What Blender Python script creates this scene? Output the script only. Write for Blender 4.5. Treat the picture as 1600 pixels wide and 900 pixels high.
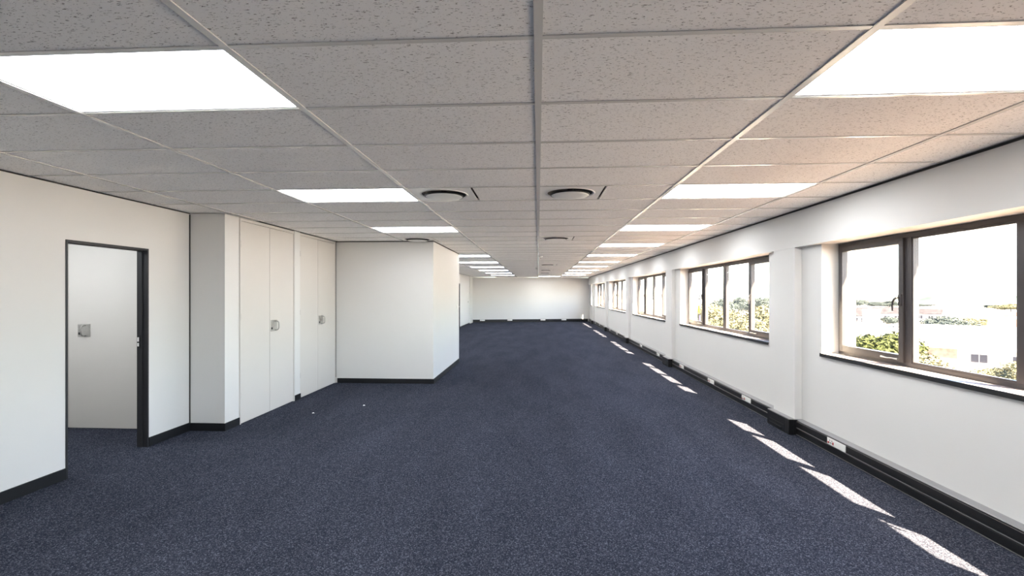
import bpy, bmesh, math, random
from mathutils import Vector, Matrix
R = random.Random(7)
scene = bpy.context.scene
C = scene.collection
for o in list(bpy.data.objects):
    bpy.data.objects.remove(o)

# ------------------------------------------------------------------ camera, sky, sun, exposure
EYE = 1.603
F_PX = 730.0
cam_data = bpy.data.cameras.new('camera')
cam = bpy.data.objects.new('camera', cam_data)
C.objects.link(cam)
cam.location = (0, 0, EYE)
cam.rotation_euler = (math.pi / 2, 0, math.atan(41 / F_PX))
cam_data.sensor_width = 36
cam_data.lens = F_PX / 1600 * 36
cam_data.shift_y = 9.3 / 1600
cam_data.clip_start = 0.05
cam_data.clip_end = 3000
scene.camera = cam

SUN_DIR = Vector((-1.0, 1.77, -2.3)).normalized()      # direction the sunlight travels
SUN_ELEV = math.asin(-SUN_DIR.z)
world = bpy.data.worlds.new('world')
scene.world = world
world.use_nodes = True
wn = world.node_tree
wn.nodes.clear()
sky = wn.nodes.new('ShaderNodeTexSky')
sky.sky_type = 'NISHITA'
sky.sun_disc = False
sky.sun_elevation = SUN_ELEV
sky.sun_rotation = math.atan2(-SUN_DIR.x, -SUN_DIR.y)
sky.air_density = 1.0
sky.dust_density = 1.2
sky.ozone_density = 1.0
bg = wn.nodes.new('ShaderNodeBackground')
bg.inputs['Strength'].default_value = 0.72
wo = wn.nodes.new('ShaderNodeOutputWorld')
wn.links.new(sky.outputs[0], bg.inputs[0])
wn.links.new(bg.outputs[0], wo.inputs[0])

sl = bpy.data.lights.new('sun', 'SUN')
sl.energy = 52.0
sl.angle = math.radians(0.53)
sl.color = (1.0, 0.80, 0.56)
sun = bpy.data.objects.new('sun', sl)
C.objects.link(sun)
sun.location = (40, -60, 80)
sun.rotation_euler = SUN_DIR.to_track_quat('-Z', 'Y').to_euler()

LAMP = 8.2                                             # radiance of the ceiling light panels
vs = scene.view_settings
vs.view_transform = 'Standard'
vs.look = 'None'
vs.exposure = 1.27
vs.gamma = 1.0
vs.use_curve_mapping = False

# ------------------------------------------------------------------ materials
def lin(c):
    return tuple(((x / 255) / 12.92 if x / 255 <= 0.04045 else ((x / 255 + 0.055) / 1.055) ** 2.4) for x in c)

def mat(name, rgb, rough=0.6, metal=0.0, spec=0.5, noise=None, bump=None, linear=False):
    """principled; noise=(scale, amount) mottles the colour, bump=(scale, strength)"""
    m = bpy.data.materials.new(name)
    m.use_nodes = True
    nt = m.node_tree
    b = nt.nodes['Principled BSDF']
    col = rgb if linear else lin(rgb)
    b.inputs['Base Color'].default_value = (*col, 1)
    b.inputs['Roughness'].default_value = rough
    b.inputs['Metallic'].default_value = metal
    b.inputs['Specular IOR Level'].default_value = spec
    geo = nt.nodes.new('ShaderNodeNewGeometry')
    if noise:
        n = nt.nodes.new('ShaderNodeTexNoise')
        n.inputs['Scale'].default_value = noise[0]
        n.inputs['Detail'].default_value = 4
        nt.links.new(geo.outputs['Position'], n.inputs['Vector'])
        r = nt.nodes.new('ShaderNodeValToRGB')
        a = noise[1]
        r.color_ramp.elements[0].position = 0.3
        r.color_ramp.elements[1].position = 0.7
        r.color_ramp.elements[0].color = (*[x * (1 - a) for x in col], 1)
        r.color_ramp.elements[1].color = (*[min(1, x * (1 + a)) for x in col], 1)
        nt.links.new(n.outputs['Fac'], r.inputs['Fac'])
        nt.links.new(r.outputs[0], b.inputs['Base Color'])
    if bump:
        n2 = nt.nodes.new('ShaderNodeTexNoise')
        n2.inputs['Scale'].default_value = bump[0]
        n2.inputs['Detail'].default_value = 3
        nt.links.new(geo.outputs['Position'], n2.inputs['Vector'])
        bp = nt.nodes.new('ShaderNodeBump')
        bp.inputs['Strength'].default_value = bump[1]
        bp.inputs['Distance'].default_value = 0.004
        nt.links.new(n2.outputs['Fac'], bp.inputs['Height'])
        nt.links.new(bp.outputs[0], b.inputs['Normal'])
    return m

def mat_emit(name, rgb, strength):
    m = bpy.data.materials.new(name)
    m.use_nodes = True
    nt = m.node_tree
    b = nt.nodes['Principled BSDF']
    b.inputs['Base Color'].default_value = (0.9, 0.9, 0.9, 1)
    b.inputs['Emission Color'].default_value = (*rgb, 1)
    b.inputs['Emission Strength'].default_value = strength
    return m

def mat_glass():
    m = bpy.data.materials.new('window_glass')
    m.use_nodes = True
    nt = m.node_tree
    nt.nodes.clear()
    out = nt.nodes.new('ShaderNodeOutputMaterial')
    mix = nt.nodes.new('ShaderNodeMixShader')
    tr = nt.nodes.new('ShaderNodeBsdfTransparent')
    tr.inputs[0].default_value = (0.97, 0.98, 0.975, 1)
    gl = nt.nodes.new('ShaderNodeBsdfGlossy')
    gl.inputs['Roughness'].default_value = 0.02
    fr = nt.nodes.new('ShaderNodeFresnel')
    fr.inputs['IOR'].default_value = 1.35
    geo = nt.nodes.new('ShaderNodeNewGeometry')      # no internal reflection at the back face of the thin pane
    inv = nt.nodes.new('ShaderNodeMath')
    inv.operation = 'SUBTRACT'
    inv.inputs[0].default_value = 1.0
    nt.links.new(geo.outputs['Backfacing'], inv.inputs[1])
    mul = nt.nodes.new('ShaderNodeMath')
    mul.operation = 'MULTIPLY'
    nt.links.new(fr.outputs[0], mul.inputs[0])
    nt.links.new(inv.outputs[0], mul.inputs[1])
    nt.links.new(mul.outputs[0], mix.inputs[0])
    nt.links.new(tr.outputs[0], mix.inputs[1])
    nt.links.new(gl.outputs[0], mix.inputs[2])
    nt.links.new(mix.outputs[0], out.inputs[0])
    return m

def mat_tile():
    m = bpy.data.materials.new('mineral_tile')
    m.use_nodes = True
    nt = m.node_tree
    b = nt.nodes['Principled BSDF']
    b.inputs['Roughness'].default_value = 0.9
    b.inputs['Specular IOR Level'].default_value = 0.15
    geo = nt.nodes.new('ShaderNodeNewGeometry')
    mp = nt.nodes.new('ShaderNodeMapping')
    mp.inputs['Scale'].default_value = (62, 210, 60)
    nt.links.new(geo.outputs['Position'], mp.inputs['Vector'])
    n = nt.nodes.new('ShaderNodeTexNoise')
    n.inputs['Scale'].default_value = 1.0
    n.inputs['Detail'].default_value = 2.5
    n.inputs['Distortion'].default_value = 0.8
    nt.links.new(mp.outputs[0], n.inputs['Vector'])
    r = nt.nodes.new('ShaderNodeValToRGB')
    r.color_ramp.elements[0].position = 0.615
    r.color_ramp.elements[1].position = 0.67
    r.color_ramp.elements[0].color = (*lin((250, 248, 246)), 1)
    r.color_ramp.elements[1].color = (*lin((135, 130, 126)), 1)
    nt.links.new(n.outputs['Fac'], r.inputs['Fac'])
    # faint mottling from tile to tile
    oi = nt.nodes.new('ShaderNodeObjectInfo')
    mr = nt.nodes.new('ShaderNodeMapRange')
    mr.inputs['To Min'].default_value = 0.965
    mr.inputs['To Max'].default_value = 1.0
    nt.links.new(oi.outputs['Random'], mr.inputs['Value'])
    mx = nt.nodes.new('ShaderNodeMix')
    mx.data_type = 'RGBA'
    mx.blend_type = 'MULTIPLY'
    mx.inputs['Factor'].default_value = 1.0
    nt.links.new(r.outputs[0], mx.inputs['A'])
    nt.links.new(mr.outputs[0], mx.inputs['B'])
    nt.links.new(mx.outputs['Result'], b.inputs['Base Color'])
    bp = nt.nodes.new('ShaderNodeBump')
    bp.invert = True
    bp.inputs['Strength'].default_value = 0.5
    bp.inputs['Distance'].default_value = 0.003
    nt.links.new(r.outputs['Color'], bp.inputs['Height'])
    bp.invert = False
    nt.links.new(bp.outputs[0], b.inputs['Normal'])
    return m

def mat_carpet():
    m = bpy.data.materials.new('loop_carpet')
    m.use_nodes = True
    nt = m.node_tree
    b = nt.nodes['Principled BSDF']
    b.inputs['Roughness'].default_value = 0.95
    b.inputs['Specular IOR Level'].default_value = 0.0
    b.inputs['Sheen Weight'].default_value = 0.0
    b.inputs['Sheen Roughness'].default_value = 0.5
    geo = nt.nodes.new('ShaderNodeNewGeometry')
    def noise(scale, detail=2.0, stretch=None):
        n = nt.nodes.new('ShaderNodeTexNoise')
        n.inputs['Scale'].default_value = scale
        n.inputs['Detail'].default_value = detail
        if stretch:
            mp = nt.nodes.new('ShaderNodeMapping')
            mp.inputs['Scale'].default_value = stretch
            nt.links.new(geo.outputs['Position'], mp.inputs['Vector'])
            nt.links.new(mp.outputs[0], n.inputs['Vector'])
        else:
            nt.links.new(geo.outputs['Position'], n.inputs['Vector'])
        return n
    fine = noise(140, 2.0, (1.0, 1.0, 1.0))
    # tufts: every loop of yarn has its own shade, a few pale ones
    vo = nt.nodes.new('ShaderNodeTexVoronoi')
    vo.inputs['Scale'].default_value = 170
    nt.links.new(geo.outputs['Position'], vo.inputs['Vector'])
    sp = nt.nodes.new('ShaderNodeSeparateColor')
    nt.links.new(vo.outputs['Color'], sp.inputs[0])
    r1 = nt.nodes.new('ShaderNodeValToRGB')
    e = r1.color_ramp.elements
    e[0].position = 0.0
    e[0].color = (0.0180, 0.0198, 0.0294, 1)
    e[1].position = 0.55
    e[1].color = (0.0342, 0.0378, 0.0534, 1)
    for p_, c_ in ((0.80, (0.0540, 0.0588, 0.0792, 1)), (1.0, (0.1176, 0.1272, 0.1608, 1))):
        x = e.new(p_)
        x.color = c_
    nt.links.new(sp.outputs[0], r1.inputs['Fac'])
    big = noise(1.1, 3.0, (2.2, 0.6, 1.0))
    r2 = nt.nodes.new('ShaderNodeValToRGB')
    r2.color_ramp.elements[0].position = 0.3
    r2.color_ramp.elements[0].color = (0.86, 0.86, 0.86, 1)
    r2.color_ramp.elements[1].position = 0.7
    r2.color_ramp.elements[1].color = (1.1, 1.1, 1.1, 1)
    nt.links.new(big.outputs['Fac'], r2.inputs['Fac'])
    mx = nt.nodes.new('ShaderNodeMix')
    mx.data_type = 'RGBA'
    mx.blend_type = 'MULTIPLY'
    mx.inputs['Factor'].default_value = 1.0
    nt.links.new(r1.outputs[0], mx.inputs['A'])
    nt.links.new(r2.outputs[0], mx.inputs['B'])
    nt.links.new(mx.outputs['Result'], b.inputs['Base Color'])
    bp = nt.nodes.new('ShaderNodeBump')
    bp.inputs['Strength'].default_value = 0.08
    bp.inputs['Distance'].default_value = 0.006
    nt.links.new(fine.outputs['Fac'], bp.inputs['Height'])
    nt.links.new(bp.outputs[0], b.inputs['Normal'])
    return m

def mat_leaf(name, c1, c2):
    m = bpy.data.materials.new(name)
    m.use_nodes = True
    nt = m.node_tree
    b = nt.nodes['Principled BSDF']
    b.inputs['Roughness'].default_value = 0.7
    b.inputs['Specular IOR Level'].default_value = 0.05
    geo = nt.nodes.new('ShaderNodeNewGeometry')
    n = nt.nodes.new('ShaderNodeTexNoise')
    n.inputs['Scale'].default_value = 1.3
    n.inputs['Detail'].default_value = 5
    nt.links.new(geo.outputs['Position'], n.inputs['Vector'])
    r = nt.nodes.new('ShaderNodeValToRGB')
    r.color_ramp.elements[0].position = 0.35
    r.color_ramp.elements[1].position = 0.65
    r.color_ramp.elements[0].color = (*c1, 1)
    r.color_ramp.elements[1].color = (*c2, 1)
    nt.links.new(n.outputs['Fac'], r.inputs['Fac'])
    nt.links.new(r.outputs[0], b.inputs['Base Color'])
    return m

M = dict(
    wall=mat('white_wall_paint', (219, 218, 216), 0.55, spec=0.3, noise=(0.9, 0.012), bump=(90, 0.05)),
    cup=mat('cream_cupboard_paint', (210, 206, 201), 0.45, spec=0.4, noise=(1.4, 0.015)),
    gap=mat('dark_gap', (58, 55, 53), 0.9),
    black=mat('black_skirting', (22, 23, 26), 0.5, spec=0.4, noise=(14, 0.15)),
    trunk=mat('black_trunking', (26, 26, 27), 0.34, spec=0.5, noise=(20, 0.15)),
    trunk_lip=mat('grey_trunking_edge', (150, 150, 152), 0.3, metal=0.5),
    frame=mat('charcoal_aluminium', (62, 59, 61), 0.4, metal=0.15, spec=0.5),
    door_frame=mat('black_door_frame', (44, 44, 47), 0.5, spec=0.4),
    tee=mat('white_tee_bar', (222, 220, 215), 0.22, spec=0.7),
    tile=mat_tile(),
    carpet=mat_carpet(),
    plenum=mat('dark_plenum', (58, 56, 54), 0.95),
    light=mat_emit('light_diffuser', (0.94, 0.975, 1.0), LAMP),
    light_frame=mat('white_light_frame', (225, 225, 225), 0.4),
    plastic=mat('white_plastic', (240, 240, 236), 0.35),
    plate=mat('white_metal_plate', (244, 242, 238), 0.3, spec=0.6),
    steel=mat('brushed_steel', (190, 188, 184), 0.32, metal=0.9, noise=(60, 0.1)),
    dark=mat('dark_plastic', (30, 30, 32), 0.5),
    red=mat('red_plastic', (190, 40, 45), 0.4),
    glass=mat_glass(),
    sill=mat('pale_sill', (146, 138, 137), 0.25, spec=0.5),
    paper=mat('white_paper', (240, 240, 238), 0.8),
    yellow=mat('yellow_sticker', (225, 190, 60), 0.5),
    lilac=mat('lilac_sticker', (150, 150, 190), 0.5),
    ground=mat('dry_ground', (0.42, 0.41, 0.40), 0.95, spec=0.04, noise=(0.06, 0.35), linear=True),
    bounce_slab=mat('brown_bounce', (0.125, 0.090, 0.068), 0.95, spec=0.04, noise=(0.3, 0.3), linear=True),  # brown picked for the warm light it reflects onto the ceiling
    hill=mat('hazy_hill', (0.055, 0.075, 0.07), 0.95, spec=0.04, noise=(0.03, 0.4), linear=True),
    hwhite=mat('white_house_wall', (0.45, 0.43, 0.40), 0.9, spec=0.04, noise=(0.6, 0.08), linear=True),
    hpink=mat('pink_brick_wall', (0.17, 0.115, 0.09), 0.9, spec=0.04, noise=(2.0, 0.2), linear=True),
    hroof=mat('pale_sheet_roof', (0.42, 0.41, 0.40), 0.7, spec=0.04, noise=(0.5, 0.06), linear=True),
    droof=mat('grey_tile_roof', (0.030, 0.028, 0.032), 0.9, spec=0.04, noise=(1.0, 0.3), linear=True),
    troof=mat('terracotta_roof', (0.11, 0.07, 0.055), 0.9, spec=0.04, noise=(1.0, 0.2), linear=True),
    hwin=mat('house_window', (0.035, 0.035, 0.042), 0.3, spec=0.04, linear=True),
    leaf_a=mat_leaf('green_leaves', (0.018, 0.025, 0.008), (0.056, 0.062, 0.025)),
    leaf_b=mat_leaf('olive_haze_leaves', (0.085, 0.085, 0.050), (0.145, 0.135, 0.085)),  # olive made paler to put haze into the leaf colour
    leaf_c=mat_leaf('grey_green_haze_leaves', (0.032, 0.042, 0.040), (0.066, 0.078, 0.076)),  # lightened so the colour itself carries distance haze
    bark=mat('bark', (0.05, 0.035, 0.025), 0.95, linear=True),
)

# ------------------------------------------------------------------ mesh helpers
def bm_box(bm, x0, x1, y0, y1, z0, z1, bev=0.0):
    vs_ = [bm.verts.new(p) for p in ((x0, y0, z0), (x1, y0, z0), (x1, y1, z0), (x0, y1, z0),
                                     (x0, y0, z1), (x1, y0, z1), (x1, y1, z1), (x0, y1, z1))]
    fs = [bm.faces.new([vs_[i] for i in f]) for f in ((3, 2, 1, 0), (4, 5, 6, 7), (0, 1, 5, 4), (1, 2, 6, 5), (2, 3, 7, 6), (3, 0, 4, 7))]
    if bev > 0:
        es = list({e for f in fs for e in f.edges})
        bmesh.ops.bevel(bm, geom=es, offset=bev, segments=2, profile=0.6, affect='EDGES')

def bm_prism(bm, prof, axis, a0, a1):
    """extrude a closed 2-D profile along an axis; profile coords are the two other axes in x,y,z order"""
    def P(p, a):
        return (a, p[0], p[1]) if axis == 'x' else ((p[0], a, p[1]) if axis == 'y' else (p[0], p[1], a))
    A = [bm.verts.new(P(p, a0)) for p in prof]
    B = [bm.verts.new(P(p, a1)) for p in prof]
    n = len(prof)
    for i in range(n):
        bm.faces.new((A[i], A[(i + 1) % n], B[(i + 1) % n], B[i]))
    bm.faces.new(A[::-1])
    bm.faces.new(B)

def bm_tube(bm, pts, r, seg=10):
    rings = []
    pts = [Vector(p) for p in pts]
    rr = r if isinstance(r, (list, tuple)) else [r] * len(pts)
    ref = None
    for i, p in enumerate(pts):
        d = (pts[min(i + 1, len(pts) - 1)] - pts[max(i - 1, 0)]).normalized()
        if ref is None:
            ref = Vector((0, 0, 1)) if abs(d.z) < 0.9 else Vector((1, 0, 0))
        u = d.cross(ref).normalized()
        v = u.cross(d).normalized()
        ref = v
        rings.append([bm.verts.new(p + (u * math.cos(2 * math.pi * k / seg) + v * math.sin(2 * math.pi * k / seg)) * rr[i]) for k in range(seg)])
    for a, b in zip(rings, rings[1:]):
        for k in range(seg):
            bm.faces.new((a[k], a[(k + 1) % seg], b[(k + 1) % seg], b[k]))
    bm.faces.new(rings[0][::-1])
    bm.faces.new(rings[-1])

def bm_lathe(bm, prof, seg=40, c=(0, 0)):
    """closed ring profile (r,z) revolved about z"""
    rings = []
    for r, z in prof:
        if r < 1e-6:
            rings.append([bm.verts.new((c[0], c[1], z))])
        else:
            rings.append([bm.verts.new((c[0] + r * math.cos(2 * math.pi * k / seg), c[1] + r * math.sin(2 * math.pi * k / seg), z)) for k in range(seg)])
    for a, b in zip(rings, rings[1:]):
        for k in range(seg):
            k2 = (k + 1) % seg
            if len(a) == 1 and len(b) == 1:
                continue
            if len(a) == 1:
                bm.faces.new((a[0], b[k2], b[k]))
            elif len(b) == 1:
                bm.faces.new((a[k], a[k2], b[0]))
            else:
                bm.faces.new((a[k], a[k2], b[k2], b[k]))

def finish(bm, name, smooth=False):
    bmesh.ops.recalc_face_normals(bm, faces=bm.faces)
    me = bpy.data.meshes.new(name)
    bm.to_mesh(me)
    bm.free()
    if smooth:
        for p in me.polygons:
            p.use_smooth = True
    return me

def put(name, me, m, parent=None, loc=(0, 0, 0), rotz=0):
    o = bpy.data.objects.new(name, me)
    if m is not None and len(me.materials) == 0:
        me.materials.append(M[m])
    C.objects.link(o)
    o.location = loc
    o.rotation_euler = (0, 0, rotz)
    if parent is not None:
        o.parent = parent
    return o

def boxes(name, lst, m, parent=None, bev=0.0, loc=(0, 0, 0)):
    bm = bmesh.new()
    for b in lst:
        bm_box(bm, *b, bev=bev)
    return put(name, finish(bm, name), m, parent, loc)

def structure(o, label=None):
    o['kind'] = 'structure'
    if label:
        o['label'] = label
    return o

def tag(o, label, cat, group=None):
    o['label'] = label
    o['category'] = cat
    if group:
        o['group'] = group
    return o

def empty(name, loc=(0, 0, 0), rotz=0):
    o = bpy.data.objects.new(name, None)
    o.empty_display_size = 0.1
    C.objects.link(o)
    o.location = loc
    o.rotation_euler = (0, 0, rotz)
    return o

def copy_thing(src, loc, rotz=0):
    r = src.copy()
    C.objects.link(r)
    r.location = loc
    r.rotation_euler = (0, 0, rotz)
    for ch in list(src.children):
        c_ = ch.copy()
        C.objects.link(c_)
        c_.parent = r
        for g in list(ch.children):
            d_ = g.copy()
            C.objects.link(d_)
            d_.parent = c_
    return r

# ------------------------------------------------------------------ room dimensions
ZC = 2.549                    # underside of the ceiling tees
XL = -4.09                    # left wall
XC = -3.65                    # cupboard plane
YS = 5.27                     # stub wall face
XB, YB0, YB1 = -1.87, 8.25, 10.95   # projecting box
XF = -3.72                    # far left wall
XR, XP, XG, XO = 3.0, 2.92, 3.17, 3.35   # window bay wall, pillar/bulkhead face, window frame, outer face
PER = 4.93
YBACK = -4.0
FARL, FARR = 26.1, 27.5       # far wall runs slightly askew
ZTOP = 2.545

def far_y(x):
    return FARL + (x + 3.72) / (3.0 + 3.72) * (FARR - FARL)

structure(boxes('floor', [(-6.2, XO, YBACK - .2, 28.0, -0.25, 0.0)], 'carpet'), 'dark blue-grey speckled loop carpet')

# left side walls
DY0, DY1, DZ = 3.83, 4.68, 2.07
structure(boxes('wall_left', [(XL - .1, XL, YBACK, DY0, 0, ZTOP), (XL - .1, XL, DY1, YS, 0, ZTOP), (XL - .1, XL, DY0, DY1, DZ, ZTOP)], 'wall'),
          'white partition wall with an open doorway')
structure(boxes('wall_stub', [(XL + .006, XC - .012, YS, 5.53, 0, ZTOP)], 'wall'), 'short white wall return beside the cupboards')
structure(boxes('wall_box', [(XC - .35, XB, YB0, YB0 + .1, 0, ZTOP), (XB - .1, XB, YB0 + .1, YB1, 0, ZTOP), (XC - .35, XB - .1, YB1 - .1, YB1, 0, ZTOP)], 'wall'),
          'white boxed-out enclosure projecting into the room')
structure(boxes('wall_left_far', [(XF - .1, XF, YB1, 21.0, 0, ZTOP), (XF - .1, XF, 21.9, 26.4, 0, ZTOP), (XF - .1, XF, 21.0, 21.9, 2.1, ZTOP), (XF, XF + .05, 25.1, 26.0, 0, ZTOP)], 'wall'))
# side room seen through the doorway
structure(boxes('wall_side_room', [(-6.2, -6.1, 1.0, YS + .1, 0, ZTOP), (-6.1, XL - .1, 0.9, 1.0, 0, ZTOP), (-6.1, -5.72, YS, YS + .1, 0, ZTOP), (-4.50, XL - .1, YS, YS + .1, 0, ZTOP), (-5.72, -4.50, YS, YS + .1, 2.5, ZTOP)], 'wall'))
structure(boxes('ceiling_side_room', [(-6.2, -4.805, 0.9, YS + .1, ZC + .035, ZC + .07)], 'wall'))
structure(boxes('wall_back', [(-4.2, XO, YBACK - .1, YBACK, 0, 2.6)], 'wall'))
# far wall, askew, with a proud upper panel
bm = bmesh.new()
bm_prism(bm, [(XF - .1, far_y(XF - .1)), (XO, far_y(XO)), (XO, far_y(XO) + .12), (XF - .1, far_y(XF) + .12)], 'z', 0, 2.12)
bm_prism(bm, [(XF - .1, far_y(XF - .1) - .03), (XP + .06, far_y(XP + .06) - .03), (XP + .06, far_y(XP) + .12), (XF - .1, far_y(XF) + .12)], 'z', 2.12, ZTOP)
structure(put('wall_far', finish(bm, 'wall_far'), 'wall'), 'white far end wall')

# window wall
WIN = [(5.13 - 3.8 + PER * k, 5.13 + PER * k) for k in range(5)] + [(26.0, 26.72)]
PIL = [(5.50 + PER * k, 5.98 + PER * k) for k in range(4)] + [(25.22, 25.62), (0.57, 1.05)]
SZ, HZ = 0.952, 2.133
lst = [(XP, XO, YBACK, 27.5, HZ, 2.6), (XR, XO, YBACK, 28.0, 0, SZ)]
prev = YBACK
for a, b in WIN:
    lst.append((XR, XO, prev, a, SZ, HZ))
    prev = b
lst.append((XR, XO, prev, 28.0, SZ, HZ))
wr = structure(boxes('wall_right', lst, 'wall'), 'white window wall with a bulkhead above the windows')
for a, b in PIL:
    boxes('pillar', [(XP, XR, a, b, 0, HZ)], 'wall', wr, bev=0.004)

# ------------------------------------------------------------------ ceiling: slab, tiles, tees
ceil = structure(boxes('ceiling', [(-4.81, XO, YBACK - .1, 28.0, 2.62, 2.72)], 'plenum'), 'suspended ceiling of grey mineral fibre tiles in a white tee grid')
GY0, GX = 1.73, 1.2
LIGHT_L = [1.73 + 2.4 * k for k in (0, 1, 2, 4, 5, 6, 7, 8, 9)]
LIGHT_R = [1.73 + 2.4 * k for k in range(10)]
LIGHT_B = [1.73 - 2.4, 1.73 - 4.8]
DIFF = [(-1.2, 4.13), (0.0, 4.13), (0.0, 7.73), (-2.4, 7.73), (0.0, 14.93), (0.0, 18.53), (0.0, 20.93)]
def near(a, L):
    return any(abs(a - b) < 0.05 for b in L)
tile_cache = {}
def tile_mesh(w, d):
    k = (round(w, 3), round(d, 3))
    if k not in tile_cache:
        bm = bmesh.new()
        bm_box(bm, -w / 2, w / 2, -d / 2, d / 2, 0, 0.015, bev=0.0)
        me = finish(bm, 'ceiling_tile')
        me.materials.append(M['tile'])
        tile_cache[k] = me
    return tile_cache[k]
far_bm = bmesh.new()
tee_bm = bmesh.new()
crossbar = {}
def add_tile(x0, x1, y0, y1):
    g = 0.0105
    w, d = (x1 - x0) - 2 * g, (y1 - y0) - 2 * g
    cx, cy = (x0 + x1) / 2, (y0 + y1) / 2
    if cy < 16.0:
        put('ceiling_tile', tile_mesh(w, d), None, ceil, (cx, cy, ZC + 0.005))
    else:
        bm_box(far_bm, cx - w / 2, cx + w / 2, cy - d / 2, cy + d / 2, ZC + .005, ZC + .02)
rows = [GY0 + .6 * k for k in range(-10, 44)]
for k in range(-4, 3):
    x0, x1 = GX * k, GX * (k + 1)
    x1 = min(x1, XP - .004)
    for y in rows:
        y1 = y + .6
        if y1 < YBACK or y > far_y((x0 + x1) / 2) - .05:
            continue
        if k == -4 and (y > YS + .3 and y1 < YB1):
            continue
        if k == -3 and (y > YB0 + .2 and y1 < YB1 - .1):
            continue
        ya = max(y, YBACK)
        # cross tee at the near edge of this tile
        w = round(x1 - x0 - .032, 3)
        if w not in crossbar:
            bm = bmesh.new()
            bm_box(bm, -w / 2, w / 2, -.011, .011, 0, .0035, bev=0)
            bm_box(bm, -w / 2, w / 2, -.002, .002, .0035, .03)
            crossbar[w] = finish(bm, 'cross_tee')
            crossbar[w].materials.append(M['tee'])
        if ya == y:
            if y < 14.0:
                put('cross_tee', crossbar[w], None, ceil, ((x0 + x1) / 2, y, ZC + .0005))
            else:
                bm_box(tee_bm, (x0 + x1) / 2 - w / 2, (x0 + x1) / 2 + w / 2, y - .011, y + .011, ZC + .0005, ZC + .004)
        if (k == -2 and near(y, LIGHT_L + LIGHT_B)) or (k == 1 and near(y, LIGHT_R + LIGHT_B)) or (k == 0 and near(y, [25.13])):
            continue
        for dx, dy in DIFF:
            if abs(dy - y) < .05 and x0 - .01 <= dx < x1 - .1:
                add_tile(dx + .6, x1, y, y1)
                break
        else:
            add_tile(x0, x1, ya, y1)
o = put('distant_tiles', finish(far_bm, 'distant_tiles'), 'tile', ceil)
o['kind'] = 'stuff'
o = put('distant_cross_tees', finish(tee_bm, 'distant_cross_tees'), 'tee', ceil)
o['kind'] = 'stuff'
for k in range(-3, 3):
    boxes('main_tee', [(GX * k - .016, GX * k + .016, YBACK, far_y(GX * k) - .03, ZC - .001, ZC + .0035), (GX * k - .003, GX * k + .003, YBACK, far_y(GX * k) - .03, ZC + .0035, ZC + .04)], 'tee', ceil)
# dark strips that paint in the shadow line where ceiling meets walls
structure(boxes('shadow_line_1', [(XP - .010, XP, YBACK, 27.3, ZC - .012, ZC + .003)], 'gap'), 'dark strip painting the shadow line between ceiling and window wall')
structure(boxes('shadow_line_2', [(XL, XL + .006, YBACK, YS, ZC - .008, ZC + .003)], 'gap'), 'dark strip painting the shadow line between ceiling and left wall')
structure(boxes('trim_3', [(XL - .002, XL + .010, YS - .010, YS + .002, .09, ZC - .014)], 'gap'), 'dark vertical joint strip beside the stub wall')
structure(boxes('shadow_line_4', [(XC, XB, YB0 - .008, YB0, ZC - .012, ZC + .003), (XB, XB + .008, YB0 - .008, YB1, ZC - .012, ZC + .003)], 'gap'), 'dark strip painting the shadow line above the boxed enclosure')
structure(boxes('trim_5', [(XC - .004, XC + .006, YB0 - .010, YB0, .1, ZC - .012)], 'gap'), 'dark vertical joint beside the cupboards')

# ceiling lights
def make_light():
    r = empty('ceiling_light', (0, 0, ZC))
    bm = bmesh.new()
    for b in ((-.585, .585, -.289, -.276), (-.585, .585, .276, .289), (-.585, -.574, -.276, .276), (.574, .585, -.276, .276)):
        bm_box(bm, b[0], b[1], b[2], b[3], 0.004, .030)
    put('frame', finish(bm, 'light_frame'), 'light_frame', r)
    bm = bmesh.new()
    bm_box(bm, -.574, .574, -.276, .276, .008, .012)
    put('diffuser', finish(bm, 'diffuser'), 'light', r)
    return r
proto = make_light()
used = False
ORD = ['nearest', 'second', 'third', 'fourth', 'fifth', 'sixth', 'seventh', 'eighth', 'ninth', 'tenth', 'eleventh']
def place_light(x, y, label):
    global used
    o = proto if not used else copy_thing(proto, (0, 0, ZC))
    used = True
    o.location = (x, y, ZC)
    tag(o, label, 'ceiling light', 'rectangular ceiling light panels')
for i, y in enumerate(LIGHT_R):
    place_light(1.8, y + .3, '%s bright rectangular ceiling light from the camera in the window-side row' % ORD[i])
for i, y in enumerate(LIGHT_L):
    place_light(-1.8, y + .3, '%s bright rectangular ceiling light from the camera in the left row' % ORD[i])
place_light(0.6, 25.43, 'bright rectangular ceiling light in the middle column before the far wall')
for i, y in enumerate(LIGHT_B):
    for s in (-1, 1):
        place_light(1.8 * s, y + .3, '%s ceiling light behind the viewpoint in the %s row' % (['first', 'second'][i], 'left' if s < 0 else 'window-side'))
place_light(-5.30, 4.1, 'ceiling light of the side room beyond the open doorway')

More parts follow.
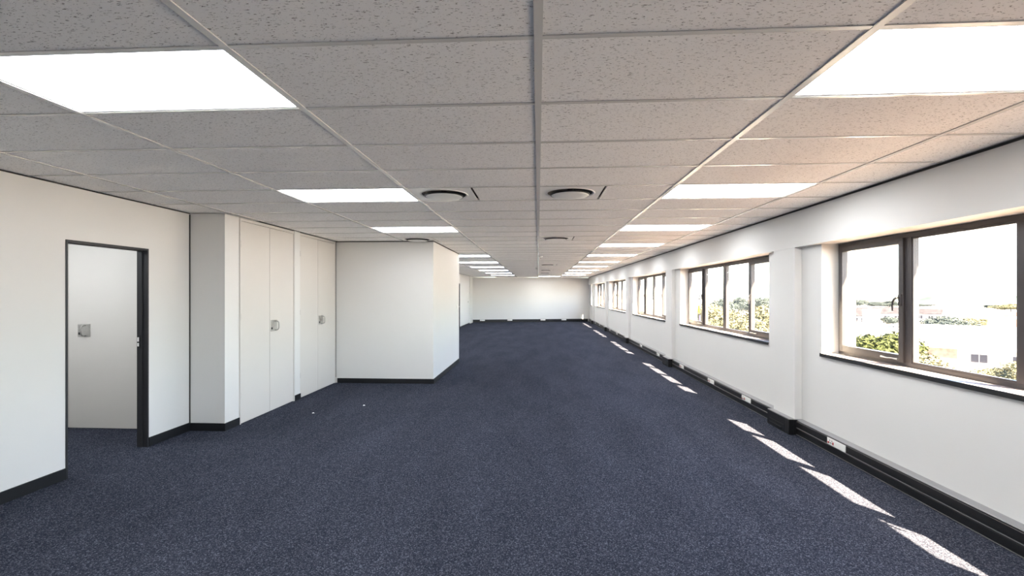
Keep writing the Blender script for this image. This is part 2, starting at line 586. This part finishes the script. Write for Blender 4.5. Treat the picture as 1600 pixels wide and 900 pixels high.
# air diffusers: plate with a round opening, ring and hanging disc
def make_diffuser():
    r = empty('air_diffuser', (0, 0, ZC))
    bm = bmesh.new()
    n = 48
    h = .287
    inner, outer, innerT, outerT = [], [], [], []
    for k in range(n):
        a = 2 * math.pi * k / n
        ca, sa = math.cos(a), math.sin(a)
        q = h / max(abs(ca), abs(sa))
        inner.append(bm.verts.new((.215 * ca, .215 * sa, .002)))
        outer.append(bm.verts.new((q * ca, q * sa, .002)))
        innerT.append(bm.verts.new((.214 * ca, .214 * sa, .012)))
        outerT.append(bm.verts.new((q * ca, q * sa, .012)))
    for k in range(n):
        j = (k + 1) % n
        bm.faces.new((inner[k], inner[j], outer[j], outer[k]))
        bm.faces.new((inner[j], inner[k], innerT[k], innerT[j]))
        bm.faces.new((outer[k], outer[j], outerT[j], outerT[k]))
    put('plate', finish(bm, 'plate'), 'plate', r)
    bm = bmesh.new()
    bm_lathe(bm, [(.214, .004), (.206, .03), (.19, .075), (0, .078)], 40)
    put('neck', finish(bm, 'neck', True), 'dark', r)
    bm = bmesh.new()
    bm_lathe(bm, [(.212, .004), (.224, -.004), (.232, .0), (.228, .004)], 48)
    put('ring', finish(bm, 'ring', True), 'plate', r)
    bm = bmesh.new()
    bm_lathe(bm, [(0, -.030), (.10, -.029), (.165, -.025), (.178, -.018), (.175, -.010), (.10, -.002), (0, 0)], 48)
    put('disc', finish(bm, 'disc', True), 'plastic', r)
    bm = bmesh.new()
    bm_lathe(bm, [(.176, -.021), (.184, -.019), (.184, -.010), (.174, -.010)], 48)
    put('rim_shadow', finish(bm, 'rim_shadow', True), 'dark', r)  # dark ring standing in for the shadow line around the disc
    bm = bmesh.new()
    bm_tube(bm, [(0, 0, -.004), (0, 0, .06)], .03, 12)
    put('stem', finish(bm, 'stem'), 'dark', r)
    return r
dproto = make_diffuser()
dl = ['round disc air diffuser beside the second light of the left row', 'round disc air diffuser just right of the central tee bar, nearest',
      'round disc air diffuser right of the central tee bar, second from camera', 'round disc air diffuser above the boxed enclosure, partly hidden by it',
      'round disc air diffuser right of the central tee bar, third from camera', 'round disc air diffuser right of the central tee bar, fourth from camera',
      'round disc air diffuser right of the central tee bar, farthest']
for i, (dx, dy) in enumerate(DIFF):
    o = dproto if i == 0 else copy_thing(dproto, (0, 0, 0))
    o.location = (dx + .3, dy + .3, ZC + .002)
    tag(o, dl[i], 'air diffuser', 'round ceiling air diffusers')
for i, (x, y) in enumerate(((.06, 11.75), (-.06, 16.9))):
    r = empty('smoke_detector', (x, y, ZC))
    bm = bmesh.new()
    bm_lathe(bm, [(0, -.045), (.025, -.043), (.03, -.03), (.05, -.022), (.052, 0.0), (0, 0.0)], 20)
    put('housing', finish(bm, 'housing', True), 'plastic', r)
    bm = bmesh.new()
    bm_lathe(bm, [(0, -.052), (.012, -.05), (.014, -.044), (0, -.043)], 12)
    put('sensor', finish(bm, 'sensor', True), 'dark', r)
    tag(r, ['small white smoke detector right of the central tee bar', 'small white smoke detector left of the central tee bar, farther away'][i], 'smoke detector')

# ------------------------------------------------------------------ skirtings on the left
def skirt(name, segs, label):
    """segs: boxes with a bevelled top"""
    bm = bmesh.new()
    for s in segs:
        bm_box(bm, *s, bev=.003)
    structure(put(name, finish(bm, name), 'black'), label)
T = .012
skirt('baseboard_left', [(XL, XL + T, YBACK, DY0 - .007, 0, .095), (XL, XL + T, DY1 + .007, YS, 0, .095)], 'black skirting along the left wall')
skirt('baseboard_stub', [(XL + .012, XC - .012, YS - T, YS, 0, .09), (XC - .012, XC, YS - T, 5.53, 0, .09)], 'black skirting around the wall stub')
skirt('baseboard_box', [(XC + .03, XB, YB0 - T, YB0, 0, .085), (XB, XB + T, YB0 - T, YB1, 0, .085)], 'black skirting around the boxed enclosure')
skirt('baseboard_left_far', [(XF, XF + T, YB1, 20.98, 0, .09), (XF, XF + T, 21.95, 25.1, 0, .05)], 'black skirting on the far left wall')

# ------------------------------------------------------------------ doorway frame (open doorway, left)
d1 = structure(empty('door_1', (XL, (DY0 + DY1) / 2, 0)), 'open doorway with a black metal frame')
hw = (DY1 - DY0) / 2
def jamb_prof(bm, s):
    # stepped jamb section (x = through the wall, y = across the opening)
    y = s * hw
    prof = [(.006, y + s * .006), (.006, y - s * .010), (-.050, y - s * .010), (-.050, y - s * .018), (-.104, y - s * .018), (-.104, y), (0, y), (0, y + s * .006)]
    bm_prism(bm, prof, 'z', 0, DZ + .006)
for s in (-1, 1):
    bm = bmesh.new()
    jamb_prof(bm, s)
    jb = put('jamb', finish(bm, 'jamb'), 'door_frame', d1)
    if s == 1:
        st = boxes('strike_plate', [(-.098, -.070, hw - .024, hw - .017, 1.04, 1.17)], 'dark', jb)
        boxes('strike_hole', [(-.093, -.076, hw - .0265, hw - .0238, 1.055, 1.09), (-.093, -.076, hw - .0265, hw - .0238, 1.105, 1.15)], 'plastic', d1)
boxes('head', [(-.050, .006, -hw + .010, hw - .010, DZ - .012, DZ + .006), (-.104, -.050, -hw + .018, hw - .018, DZ - .020, DZ)], 'door_frame', d1)

# far-left doorway, mostly hidden behind the enclosure
d2 = structure(empty('door_2', (XF, 21.45, 0)), 'dark-framed door on the far left wall')
boxes('jamb', [(-.08, .03, .40, .45, 0, 2.1)], 'door_frame', d2)
boxes('jamb', [(-.08, .03, -.45, -.40, 0, 2.1)], 'door_frame', d2)
boxes('head', [(-.08, .03, -.40, .40, 2.05, 2.1)], 'door_frame', d2)
lf = boxes('leaf', [(-.06, -.02, -.40, .40, .005, 2.05)], 'cup', d2, bev=.002)
boxes('handle', [(-.02, .03, .28, .30, 1.0, 1.02), (.02, .035, .18, .30, 1.0, 1.02)], 'steel', lf)

# ------------------------------------------------------------------ cupboards
def handle_parts(parent, x, y, z):
    bm = bmesh.new()
    bm_box(bm, 0, .004, -.0775, .0775, -.0775, .0775, bev=.0012)
    pl = put('handle_plate', finish(bm, 'handle_plate'), 'steel', parent, (x, y, z))
    pts = [(.002, .020, .062), (.030, .020, .062), (.048, .020, .056), (.058, .020, .042), (.062, .020, .020), (.062, .020, -.020), (.058, .020, -.042), (.048, .020, -.056), (.030, .020, -.062), (.002, .020, -.062)]
    bm = bmesh.new()
    bm_tube(bm, [Vector((x, y, z)) + Vector(p) for p in pts], .0075, 10)
    put('handle_bow', finish(bm, 'handle_bow', True), 'steel', parent)
    bm = bmesh.new()
    bm_box(bm, x + .004, x + .008, y - .068, y - .040, z - .05, z - .022, bev=.002)
    put('lock', finish(bm, 'lock'), 'dark', parent)
def cupboard(name, W, mid, loc, rotz, label, ztop=2.50, hoff=.098):
    """front in the local plane x=0 facing +x; opening runs along local y from 0 to W"""
    r = empty(name, loc, rotz)
    boxes('carcass', [(-.33, -.03, .01, W - .01, .002, 2.52)], 'gap', r)
    boxes('frame', [(-.03, .004, 0, .014, 0, 2.54), (-.03, .004, W - .014, W, 0, 2.54), (-.03, .004, .014, W - .014, ztop + .004, 2.54)], 'cup', r)
    for a, b in ((.018, mid - .003), (mid + .003, W - .018)):
        lf = boxes('door', [(-.022, 0, a, b, .008, ztop)], 'cup', r, bev=.0015)
        if a > .1:
            handle_parts(lf, 0, a + hoff, 1.168)
        hy = b + .003 if a > .1 else a - .003
        for hz in (2.22, 1.32, .35):
            bm = bmesh.new()
            bm_tube(bm, [(.003, hy, hz - .04), (.003, hy, hz + .04)], .005, 8)
            put('hinge', finish(bm, 'hinge'), 'cup', lf)
    tag(r, label, 'cupboard', 'built-in cupboards')
    return r
cupboard('built_in_cupboard', 1.265, .635, (XC, 5.53, 0), 0, 'cream full-height double-door cupboard nearer the doorway, beside the wall stub')
cupboard('built_in_cupboard', 1.27, .60, (XC, 6.96, 0), 0, 'cream full-height double-door cupboard next to the boxed enclosure')
structure(boxes('wall_pier', [(XC - .33, XC + .012, 6.797, 6.957, 0, ZTOP)], 'wall', bev=.003), 'narrow white pier between the two cupboards')
skirt('baseboard_pier', [(XC + .012, XC + .024, 6.797, 6.957, 0, .085)], 'black skirting block under the pier')
# side-room cupboard: faces -y (toward the camera side)
sc = cupboard('built_in_cupboard', 1.22, .12, (-5.72, YS, 0), -math.pi / 2, hoff=.198, label='cream cupboard door with steel handle in the side room, seen through the doorway')

# ------------------------------------------------------------------ trunking along the window wall
br = structure(empty('baseboard_right', (XR, 0, 0)), 'black two-channel power trunking along the window wall')
DEP = .075
def trunk_run(y0, y1, d0=0.0):
    """profile in (x,z): two covers with a groove, sloping grey lip on top"""
    f = -DEP - d0
    bm = bmesh.new()
    bm_prism(bm, [(-d0, .004), (f + .006, .004), (f + .006, .165), (-d0, .165)], 'y', y0, y1)
    b = put('trunking_body', finish(bm, 'trunking_body'), 'trunk', br)
    for z0, z1 in ((.012, .078), (.090, .158)):
        bm = bmesh.new()
        bm_prism(bm, [(f + .006, z0), (f, z0 + .004), (f, z1 - .004), (f + .006, z1)], 'y', y0, y1)
        put('trunking_cover', finish(bm, 'trunking_cover'), 'trunk', b)
    for z in (.0845, .008):
        bm = bmesh.new()
        bm_prism(bm, [(f + .006, z - .0022), (f - .001, z - .0022), (f - .001, z + .0022), (f + .006, z + .0022)], 'y', y0, y1)
        put('edge_bead', finish(bm, 'edge_bead'), 'trunk_lip', b)
    bm = bmesh.new()
    bm_prism(bm, [(-d0, .165), (f + .012, .165), (f + .016, .170), (-d0, .178)], 'y', y0, y1)
    put('top_lip', finish(bm, 'top_lip'), 'trunk_lip', b)
prev = YBACK
for a, b in sorted(PIL):
    trunk_run(prev, a - .02)
    # box around the pillar: front run, two returns and corner caps
    f = XP - XR
    bm = bmesh.new()
    prof = [(0, a - .02), (f - .055, a - .02), (f - .075, a), (f - .075, b), (f - .055, b + .02), (0, b + .02), (0, b), (f, b), (f, a), (0, a)]
    bm_prism(bm, prof, 'z', .004, .172)
    pc = put('pillar_trunking', finish(bm, 'pillar_trunking'), 'trunk', br)
    boxes('corner_cap', [(f - .080, f - .02, a - .026, a + .045, .002, .176)], 'trunk', pc, bev=.008)
    boxes('front_rib', [(f - .079, f - .0745, a + .09, b - .05, .080, .086), (f - .082, f - .0745, a + .14, b - .06, .02, .045)], 'trunk_lip' if False else 'trunk', pc, bev=.001)
    boxes('top_lip', [(f - .066, 0, a - .015, a, .172, .177), (f - .066, f, a, b, .172, .177), (f - .066, 0, b, b + .015, .172, .177)], 'trunk_lip', pc)
    prev = b + .02
trunk_run(prev, 27.3)
# far wall trunking (askew)
ang = math.atan2(FARR - FARL, 6.72)
bf = structure(empty('baseboard_far', (XF + .05, far_y(XF + .05), 0), ang), 'black trunking along the far wall')
Lf = 6.55 / math.cos(ang)
boxes('trunking_body', [(0, Lf, -.05, -.002, .004, .155)], 'trunk', bf, bev=.003)
boxes('top_lip', [(0, Lf, -.045, -.002, .155, .162)], 'trunk_lip', bf)
boxes('trunking_cover', [(0.01, Lf - .01, -.055, -.05, .012, .075), (0.01, Lf - .01, -.055, -.05, .085, .15)], 'trunk', bf)

# power sockets on the trunking, facing local -x
def make_socket():
    r = empty('power_socket', (0, 0, 0))
    boxes('plate', [(-.006, 0, -.14, .14, -.034, .034)], 'plastic', r, bev=.002)
    for y0 in (.062, .098):
        for dy, dz in ((0, .012), (-.010, -.010), (.010, -.010)):
            bm = bmesh.new()
            bm_box(bm, -.0072, -.005, y0 + dy - .0045, y0 + dy + .0045, dz - .0045, dz + .0045)
            put('pin_hole', finish(bm, 'pin_hole'), 'dark', r)
    boxes('rocker_switch', [(-.010, -.006, .036, .050, -.020, .006)], 'red', r, bev=.001)
    boxes('rocker_switch', [(-.010, -.006, .112, .126, -.022, -.004)], 'red', r, bev=.001)
    boxes('blank_cover', [(-.0075, -.006, -.128, .018, -.027, .027)], 'plastic', r, bev=.0005)
    return r
sp = make_socket()
SOCK = [4.76, 6.75, 8.10, 9.72, 11.6, 13.5, 17.6, 19.3, 21.1, 22.5, 24.2]
for i, y in enumerate(SOCK):
    o = sp if i == 0 else copy_thing(sp, (0, 0, 0))
    o.location = (XR - DEP, y, .124)
    tag(o, ('%s power socket from the camera on the black trunking under the windows' % ORD[i]).replace('nearest power socket from the camera', 'nearest white power socket'), 'power socket', 'white power sockets on the window-side trunking')
FS = [(-3.15, 'leftmost'), (-1.62, 'second from left'), (.26, 'third from left'), (1.47, 'rightmost')]
for x, w in FS:
    o = copy_thing(sp, (0, 0, 0))
    o.rotation_euler = (0, 0, math.pi / 2 + ang)
    n = Vector((math.sin(ang), -math.cos(ang)))
    o.location = (x + n.x * .056, far_y(x) + n.y * .056, .118)
    tag(o, 'white power socket on the far wall trunking, %s of four' % w, 'power socket', 'white power sockets on the far trunking')

# ------------------------------------------------------------------ windows
def bars(name, lst, parent, m='frame', bev=.003):
    return boxes(name, lst, m, parent, bev=bev)
FB, FT = .975, HZ - .004      # frame bottom / top
D0, D1 = XG, XG + .06         # frame depth range
def casement(win, ya, yb, hside):
    """opening sash from ya to yb; handle at the side hside (-1: low y, +1: high y)"""
    x0, x1 = -.022, .035
    t, tb = .050, .062
    z0, z1 = FB + .034, FT - .040
    s = bars('sash', [(x0, x1, ya, ya + t, z0, z1), (x0, x1, yb - t, yb, z0, z1), (x0, x1, ya + t, yb - t, z0, z0 + tb), (x0, x1, ya + t, yb - t, z1 - t, z1)], win)
    boxes('pane', [(.006, .010, ya + t - .004, yb - t + .004, z0 + tb - .004, z1 - t + .004)], 'glass', s)
    hy = (ya + t / 2) if hside < 0 else (yb - t / 2)
    bm = bmesh.new()
    bm_box(bm, x0 - .012, x0, hy - .014, hy + .014, 1.50, 1.60, bev=.003)
    q = 1 if hside < 0 else -1
    bm_tube(bm, [(x0 - .010, hy, 1.57), (x0 - .035, hy, 1.57), (x0 - .042, hy + q * .012, 1.56), (x0 - .042, hy + q * .032, 1.535), (x0 - .040, hy + q * .040, 1.50), (x0 - .038, hy + q * .040, 1.455)], [.008, .008, .009, .009, .008, .006], 8)
    put('handle', finish(bm, 'handle'), 'frame' if hside < 0 else 'frame', s)
    bm = bmesh.new()
    ys = hy + q * .02
    bm_tube(bm, [(x0 - .008, ys, z0 + .022), (x0 - .014, ys + q * .07, z0 + .025), (x0 - .010, ys + q * .13, z0 + .020), (x0 - .010, ys + q * .20, z0 + .024)], [.009, .005, .005, .008], 8)
    put('stay', finish(bm, 'stay'), 'steel', s)
wl = ['large dark aluminium window nearest the camera', 'second dark aluminium window from the camera', 'third dark aluminium window from the camera', 'fourth dark aluminium window from the camera', 'fifth dark aluminium window from the camera', 'narrow last window beside the far wall']
for i, (a, b) in enumerate(WIN):
    w = structure(empty('window_%d' % (i + 1), (XG, 0, 0)), wl[i])
    dx = D1 - D0
    if i < 5:
        mull = [(b - .975, b - .905), (b - 1.95, b - 1.855), (a + .905, a + .975)]
    else:
        mull = []
    e = .004
    lst = [(0, dx, a + e, a + .045, FB, FT), (0, dx, b - .045, b - e, FB, FT), (0, dx, a + .045, b - .045, FB, FB + .036), (0, dx, a + .045, b - .045, FT - .042, FT)]
    lst += [(-.004, dx, m0, m1, FB + .036, FT - .042) for m0, m1 in mull]
    bars('frame', lst, w)
    if i < 5:
        casement(w, b - .905, b - .045, -1)
        casement(w, a + .045, a + .905, 1)
        for p0, p1 in ((b - 1.855, b - .975), (a + .975, b - 1.95)):
            bars('glazing_bead', [(.002, .03, p0, p0 + .012, FB + .036, FT - .042), (.002, .03, p1 - .012, p1, FB + .036, FT - .042), (.002, .03, p0 + .012, p1 - .012, FB + .036, FB + .05), (.002, .03, p0 + .012, p1 - .012, FT - .056, FT - .042)], w, bev=.001)
            boxes('pane', [(.012, .017, p0 + .008, p1 - .008, FB + .044, FT - .05)], 'glass', w)
    else:
        boxes('pane', [(.012, .017, a + .043, b - .043, FB + .034, FT - .04)], 'glass', w)
    # sill board with black nosing, outside sill
    sb = boxes('sill', [(XR - XG - .012, 0, a + .002, b - .002, SZ + .001, FB)], 'sill', w, bev=.002)
    boxes('sill_edge', [(XR - XG - .020, XR - XG - .012, a - .005, b + .005, SZ - .012, FB + .001)], 'dark', sb, bev=.001)
    boxes('outer_sill', [(dx, XO - XG, a + .002, b - .002, SZ + .001, SZ + .012)], 'frame', w)

o = boxes('window_sticker', [(-.001, .0, -.05, .05, -.07, .07)], 'yellow', None, loc=(XG + .0055, 10.06 - 3.8 + 3.8 - .62, 1.30))
tag(o, 'small yellow sticker on the far casement pane of the second window', 'sticker')
o = boxes('window_sticker', [(-.001, .0, -.045, .045, -.06, .06)], 'lilac', None, loc=(XG + .0055, 10.06 - .66, 1.13))
tag(o, 'small lilac sticker below the yellow one on the second window', 'sticker')

# ------------------------------------------------------------------ small things
def wall_switch(name, loc, rotz, label, w=.075, h=.115, rock='plastic', cat='light switch'):
    r = empty(name, loc, rotz)
    boxes('plate', [(0, .008, -w / 2, w / 2, -h / 2, h / 2)], 'plastic', r, bev=.002)
    boxes('rocker', [(.008, .013, -w / 4, w / 4, -h / 4, h / 4)], rock, r, bev=.002)
    tag(r, label, cat)
wall_switch('light_switch', (XB, 10.65, 1.30), 0, 'white light switch on the side of the boxed enclosure')
wall_switch('light_switch', (XF, 24.55, 1.52), 0, 'pale switch plate on the far left wall above the dark one', .10, .30)
wall_switch('light_switch', (XF, 24.6, 1.18), 0, 'dark switch plate on the far left wall', .10, .22, 'dark')
for x, y, w in ((-3.02, 6.09, 'nearer the cupboards'), (-2.50, 6.55, 'farther from the cupboards')):
    bm = bmesh.new()
    ps = [(0, 0, .002), (.02, .004, .006), (.024, .018, .003), (.006, .022, .010), (-.006, .012, .004)]
    vs2 = [bm.verts.new(p) for p in ps]
    vt = [bm.verts.new((p[0] * .9, p[1] * .9, p[2] + .006)) for p in ps]
    n = len(ps)
    for k in range(n):
        bm.faces.new((vs2[k], vs2[(k + 1) % n], vt[(k + 1) % n], vt[k]))
    bm.faces.new(vs2[::-1])
    bm.faces.new(vt)
    o = put('paper_scrap', finish(bm, 'paper_scrap'), 'paper', None, (x, y, 0))
    tag(o, 'tiny white paper scrap on the carpet, the one %s' % w, 'scrap', 'paper scraps on the carpet')

# ------------------------------------------------------------------ outside
GZ = -9.0
def ext(u, zc):
    """ground position of something seen at photo column u at depth zc"""
    th = math.atan(41 / F_PX)
    xc = (u - 800) / F_PX * zc
    return (xc * math.cos(th) - zc * math.sin(th), xc * math.sin(th) + zc * math.cos(th))
bm = bmesh.new()
N = 24
g = [[bm.verts.new((3.6 + (i / N) ** 2 * 1600, -300 + 1900 * j / N, GZ)) for j in range(N + 1)] for i in range(N + 1)]
for i in range(N):
    for j in range(N):
        bm.faces.new((g[i][j], g[i + 1][j], g[i + 1][j + 1], g[i][j + 1]))
structure(put('ground', finish(bm, 'ground'), 'ground'), 'pale sunlit ground outside the building')
structure(boxes('ground_bounce', [(XO + .02, 34, -60, 26, GZ, GZ + .05)], 'bounce_slab'), 'added unseen brown slab at the foot of the building, reflecting warm light indoors')  # out of view, added to shape the light reflected up to the ceiling
# own facade below the floor
structure(boxes('wall_facade', [(XO - .3, XO, YBACK, 28, GZ, -.25)], 'wall'))
# hazy ridge
bm = bmesh.new()
n = 90
prevv = None
for k in range(n + 1):
    a = math.radians(-40 + 130 * k / n)
    d = 900 + 60 * math.sin(k * .7)
    z = GZ + 3 + 3.0 * math.sin(k * .23) + 2.0 * math.sin(k * .61 + 1) + R.uniform(-.8, .8)
    px, py = d * math.cos(a), d * math.sin(a)
    cur = (bm.verts.new((px, py, GZ)), bm.verts.new((px * 1.03, py * 1.03, z)), bm.verts.new((px * 1.2, py * 1.2, z + 2.0)), bm.verts.new((px * 1.3, py * 1.3, GZ)))
    if prevv:
        for q in range(3):
            bm.faces.new((prevv[q], cur[q], cur[q + 1], prevv[q + 1]))
    prevv = cur
structure(put('hills', finish(bm, 'hills', True), 'hill'), 'hazy ridge on the horizon')

def crown_mesh(seed, nblob, nleaf, leaf):
    """unit crown: leafy clumps of small bent leaves, radius about 1, from z=-0.8 to 1"""
    rr = random.Random(seed)
    bm = bmesh.new()
    blobs = []
    for k in range(nblob):
        a = rr.uniform(0, 6.283)
        d = rr.uniform(0, .62) ** .8
        z = rr.uniform(-.45, .62) * (1 - .35 * d)
        blobs.append((Vector((d * math.cos(a), d * math.sin(a), z)), rr.uniform(.26, .46)))
    for c_, r_ in blobs:
        for k in range(nleaf):
            d = Vector((rr.gauss(0, 1), rr.gauss(0, 1), rr.gauss(0, 1))).normalized()
            p = c_ + d * r_ * rr.uniform(.72, 1.05)
            nrm = (d + Vector((rr.gauss(0, .5), rr.gauss(0, .5), rr.gauss(0, .5) + .3))).normalized()
            t = nrm.orthogonal().normalized()
            t = Matrix.Rotation(rr.uniform(0, 6.28), 3, nrm) @ t
            s = nrm.cross(t)
            l = leaf * rr.uniform(.6, 1.3)
            w = l * .5
            v = [bm.verts.new(p - t * l), bm.verts.new(p + s * w + nrm * l * .15), bm.verts.new(p + t * l), bm.verts.new(p - s * w + nrm * l * .15)]
            bm.faces.new(v)
    me = bpy.data.meshes.new('foliage')
    bm.to_mesh(me)
    bm.free()
    return me
crowns = [crown_mesh(s, 26, 300, .055) for s in (1, 2, 3)]
crown_sets = {}
def foliage(kind, var):
    k = (kind, var)
    if k not in crown_sets:
        me = crowns[var].copy()
        me.materials.append(M[kind])
        crown_sets[k] = me
    return crown_sets[k]
def trunk_mesh(seed):
    rr = random.Random(seed)
    bm = bmesh.new()
    bm_tube(bm, [(0, 0, 0), (.02, .01, .25), (-.01, .02, .5), (.01, 0, .8)], [.05, .036, .03, .012], 8)
    for k in range(5):
        a = k * 1.3 + rr.uniform(0, .5)
        bm_tube(bm, [(0, .01, .42 + .05 * k), (.12 * math.cos(a), .12 * math.sin(a), .55 + .05 * k), (.25 * math.cos(a), .25 * math.sin(a), .66 + .04 * k)], [.022, .015, .006], 6)
    return finish(bm, 'trunk')
trunk_me = trunk_mesh(4)
trunk_me.materials.append(M['bark'])
def tree(u, zc, vtop, rad, kind, label, var=0):
    x, y = ext(u, zc)
    ztop = EYE - (vtop - 459.3) / F_PX * zc
    h = ztop - GZ
    r = empty('tree', (x, y, GZ), R.uniform(0, 6.28))
    t = put('trunk', trunk_me, None, r)
    t.scale = (h * .9, h * .9, h * 1.05)
    f = put('crown', foliage(kind, var), None, r)
    zr = min(rad * .95, h * .45)
    f.scale = (rad, rad, zr)
    f.location = (0, 0, h - zr * 1.0)
    tag(r, label, 'tree', 'trees outside the windows')
tree(1358, 27, 511, 2.1, 'leaf_a', 'bushy bright green tree seen through the left casement of the nearest window', 0)
tree(1400, 31, 511, 2.3, 'leaf_a', 'bushy green tree behind the casement handle of the nearest window', 1)
tree(1444, 21, 548, 1.6, 'leaf_b', 'yellow-green bush at the left edge of the large nearest pane', 2)
tree(1508, 44, 572, 2.0, 'leaf_b', 'low olive bush left in front of the white-roofed house', 0)
tree(1550, 51, 572, 2.0, 'leaf_b', 'low olive bush below the windows of the white-roofed house', 1)
tree(1590, 44, 562, 2.3, 'leaf_b', 'olive bush at the right end of the white-roofed house', 2)
tree(1476, 105, 489, 4.6, 'leaf_c', 'grey-green tree left of the white-roofed house', 1)
tree(1492, 92, 496, 4.0, 'leaf_c', 'grey-green tree against the ridge of the white-roofed house', 2)
tree(1522, 130, 494, 5.5, 'leaf_b', 'olive tree beyond the white-roofed house', 0)
tree(1396, 150, 494, 4.5, 'leaf_c', 'grey-green tree in front of the dark-roofed houses', 0)
for i, (u, zc, vt, rad) in enumerate(((1340, 330, 467, 8), (1366, 340, 470, 9), (1390, 320, 469, 9), (1550, 300, 475, 9), (1580, 260, 473, 10), (1440, 360, 474, 9))):
    tree(u, zc, vt, rad, 'leaf_c' if i != 4 else 'leaf_b', ['distant tree on the horizon, leftmost in the nearest window', 'distant tree on the horizon, second from left in the nearest window', 'distant tree on the horizon beside the casement handle', 'distant tree on the horizon right of the big pane middle', 'distant tree on the horizon at the right edge of the big pane', 'distant tree on the horizon just right of the first mullion'][i], i % 3)
W2 = [(1112, 80, 470, 3.4, 'leaf_b'), (1127, 150, 463, 5, 'leaf_c'), (1154, 200, 463, 6, 'leaf_c'), (1185, 180, 462, 7, 'leaf_c'), (1150, 70, 479, 4.4, 'leaf_b'),
      (1188, 60, 474, 3.8, 'leaf_b'), (1120, 52, 500, 2.8, 'leaf_b'), (1146, 44, 497, 2.7, 'leaf_b'), (1178, 38, 493, 2.6, 'leaf_b'), (1092, 62, 498, 2.4, 'leaf_b'), (1030, 80, 486, 3.4, 'leaf_b'), (1012, 95, 488, 3.4, 'leaf_b')]
W2L = ['olive tree in the second pane of the second window', 'hazy far tree left of the middle mullion of the second window', 'hazy far tree right of the middle mullion of the second window', 'hazy far tree in the right casement of the second window',
       'broad olive tree in the middle of the second window', 'olive tree crown in the right casement of the second window', 'low yellow-green tree at the bottom of the second pane, second window', 'low yellow-green tree at the bottom of the third pane, second window',
       'near yellow-green tree at the bottom of the right casement, second window', 'low olive tree at the left casement of the second window', 'olive tree in the third pane of the third window', 'olive tree in the second pane of the third window']
for i, (u, zc, vt, rad, kd) in enumerate(W2):
    tree(u, zc, vt, rad, kd, W2L[i], i % 3)

def house(name, u, zc, rot, L, W, H, roofh, wallm, roofm, label, wins=(), hip=False):
    """gabled house: length L along local x, front face at local y=0 looking to -y"""
    x, y = ext(u, zc)
    r = empty(name, (x, y, GZ), rot)
    boxes('walls', [(-L / 2, L / 2, 0, W, 0, H)], wallm, r)
    bm = bmesh.new()
    e = .45
    if roofh > 0:
        k = L * .22 if hip else 0
        A = [(-L / 2 - e, -e, H), (L / 2 + e, -e, H), (L / 2 + e, W + e, H), (-L / 2 - e, W + e, H)]
        B = [(-L / 2 - e + k, W / 2, H + roofh), (L / 2 + e - k, W / 2, H + roofh)]
        va = [bm.verts.new(p) for p in A]
        vl = [bm.verts.new((p[0], p[1], p[2] - .18)) for p in A]
        vb = [bm.verts.new(p) for p in B]
        bm.faces.new((va[0], va[1], vb[1], vb[0]))
        bm.faces.new((va[2], va[3], vb[0], vb[1]))
        bm.faces.new((va[1], va[2], vb[1]))
        bm.faces.new((va[3], va[0], vb[0]))
        for q in range(4):
            bm.faces.new((vl[q], vl[(q + 1) % 4], va[(q + 1) % 4], va[q]))
        bm.faces.new(vl[::-1])
    else:
        bm_box(bm, -L / 2 - .2, L / 2 + .2, -.2, W + .2, H, H + .35)
    put('roof', finish(bm, 'roof'), roofm, r)
    for wx, wz, ww, wh in wins:
        f = boxes('window', [(wx - ww / 2, wx + ww / 2, -.05, 0, wz, wz + wh)], 'hwhite', r)
        boxes('pane', [(wx - ww / 2 + .08, wx - .04, -.07, -.05, wz + .08, wz + wh - .08), (wx + .04, wx + ww / 2 - .08, -.07, -.05, wz + .08, wz + wh - .08)], 'hwin', f)
    tag(r, label, 'house', 'houses outside the windows')
    return r
FACE = -math.radians(45)
ha = house('house', 1546, 64, FACE, 17, 10, 3.0, 2.9, 'hwhite', 'hroof', 'white house with a broad pale roof seen through the nearest window', [(-6.0, 1.0, 1.6, 1.3), (-1.0, 1.0, 1.8, 1.3), (3.0, 1.0, 1.8, 1.3), (6.2, 1.0, 1.6, 1.3)])
boxes('brick_wall', [(-8.6, -3.2, -.12, -.01, 0, 2.75)], 'hpink', ha)
house('house', 1610, 74, FACE, 9, 9, 4.2, 2.2, 'hpink', 'troof', 'terracotta roofed house at the right edge of the nearest window')
house('house', 1343, 150, FACE * .8, 5.5, 6, 3.6, 2.6, 'hwhite', 'droof', 'dark-roofed house leftmost in the nearest window', [(-1.2, 1.5, 1.6, 1.5), (1.2, 1.5, 1.6, 1.5)], True)
house('house', 1361, 138, FACE * .8, 4.0, 6, 5.6, 0, 'hwhite', 'hroof', 'white flat-roofed block between two dark-roofed houses')
house('house', 1386, 165, FACE * .8, 8.5, 7, 3.8, 2.2, 'hwhite', 'droof', 'long dark-roofed house right of the white flat-roofed block', [(-2.8, 1.4, 1.8, 1.6), (0, 1.4, 1.8, 1.6), (2.8, 1.4, 1.8, 1.6)])
house('house', 1560, 165, FACE, 8.0, 7, 3.0, 1.2, 'hwhite', 'troof', 'low beige house behind the ridge of the white-roofed house')
house('house', 1446, 175, FACE, 8.0, 7, 3.2, 1.8, 'hwhite', 'droof', 'small grey-roofed house just right of the first mullion', [(-1.5, 1.2, 1.6, 1.4), (1.5, 1.2, 1.6, 1.4)])
house('house', 1505, 220, FACE, 12.0, 8, 3.6, 1.6, 'hwhite', 'hroof', 'distant pale house in the middle of the big pane')
house('house', 1116, 110, -math.radians(25), 10, 8, 3.4, 2.0, 'hwhite', 'hroof', 'white house among the trees of the second window')
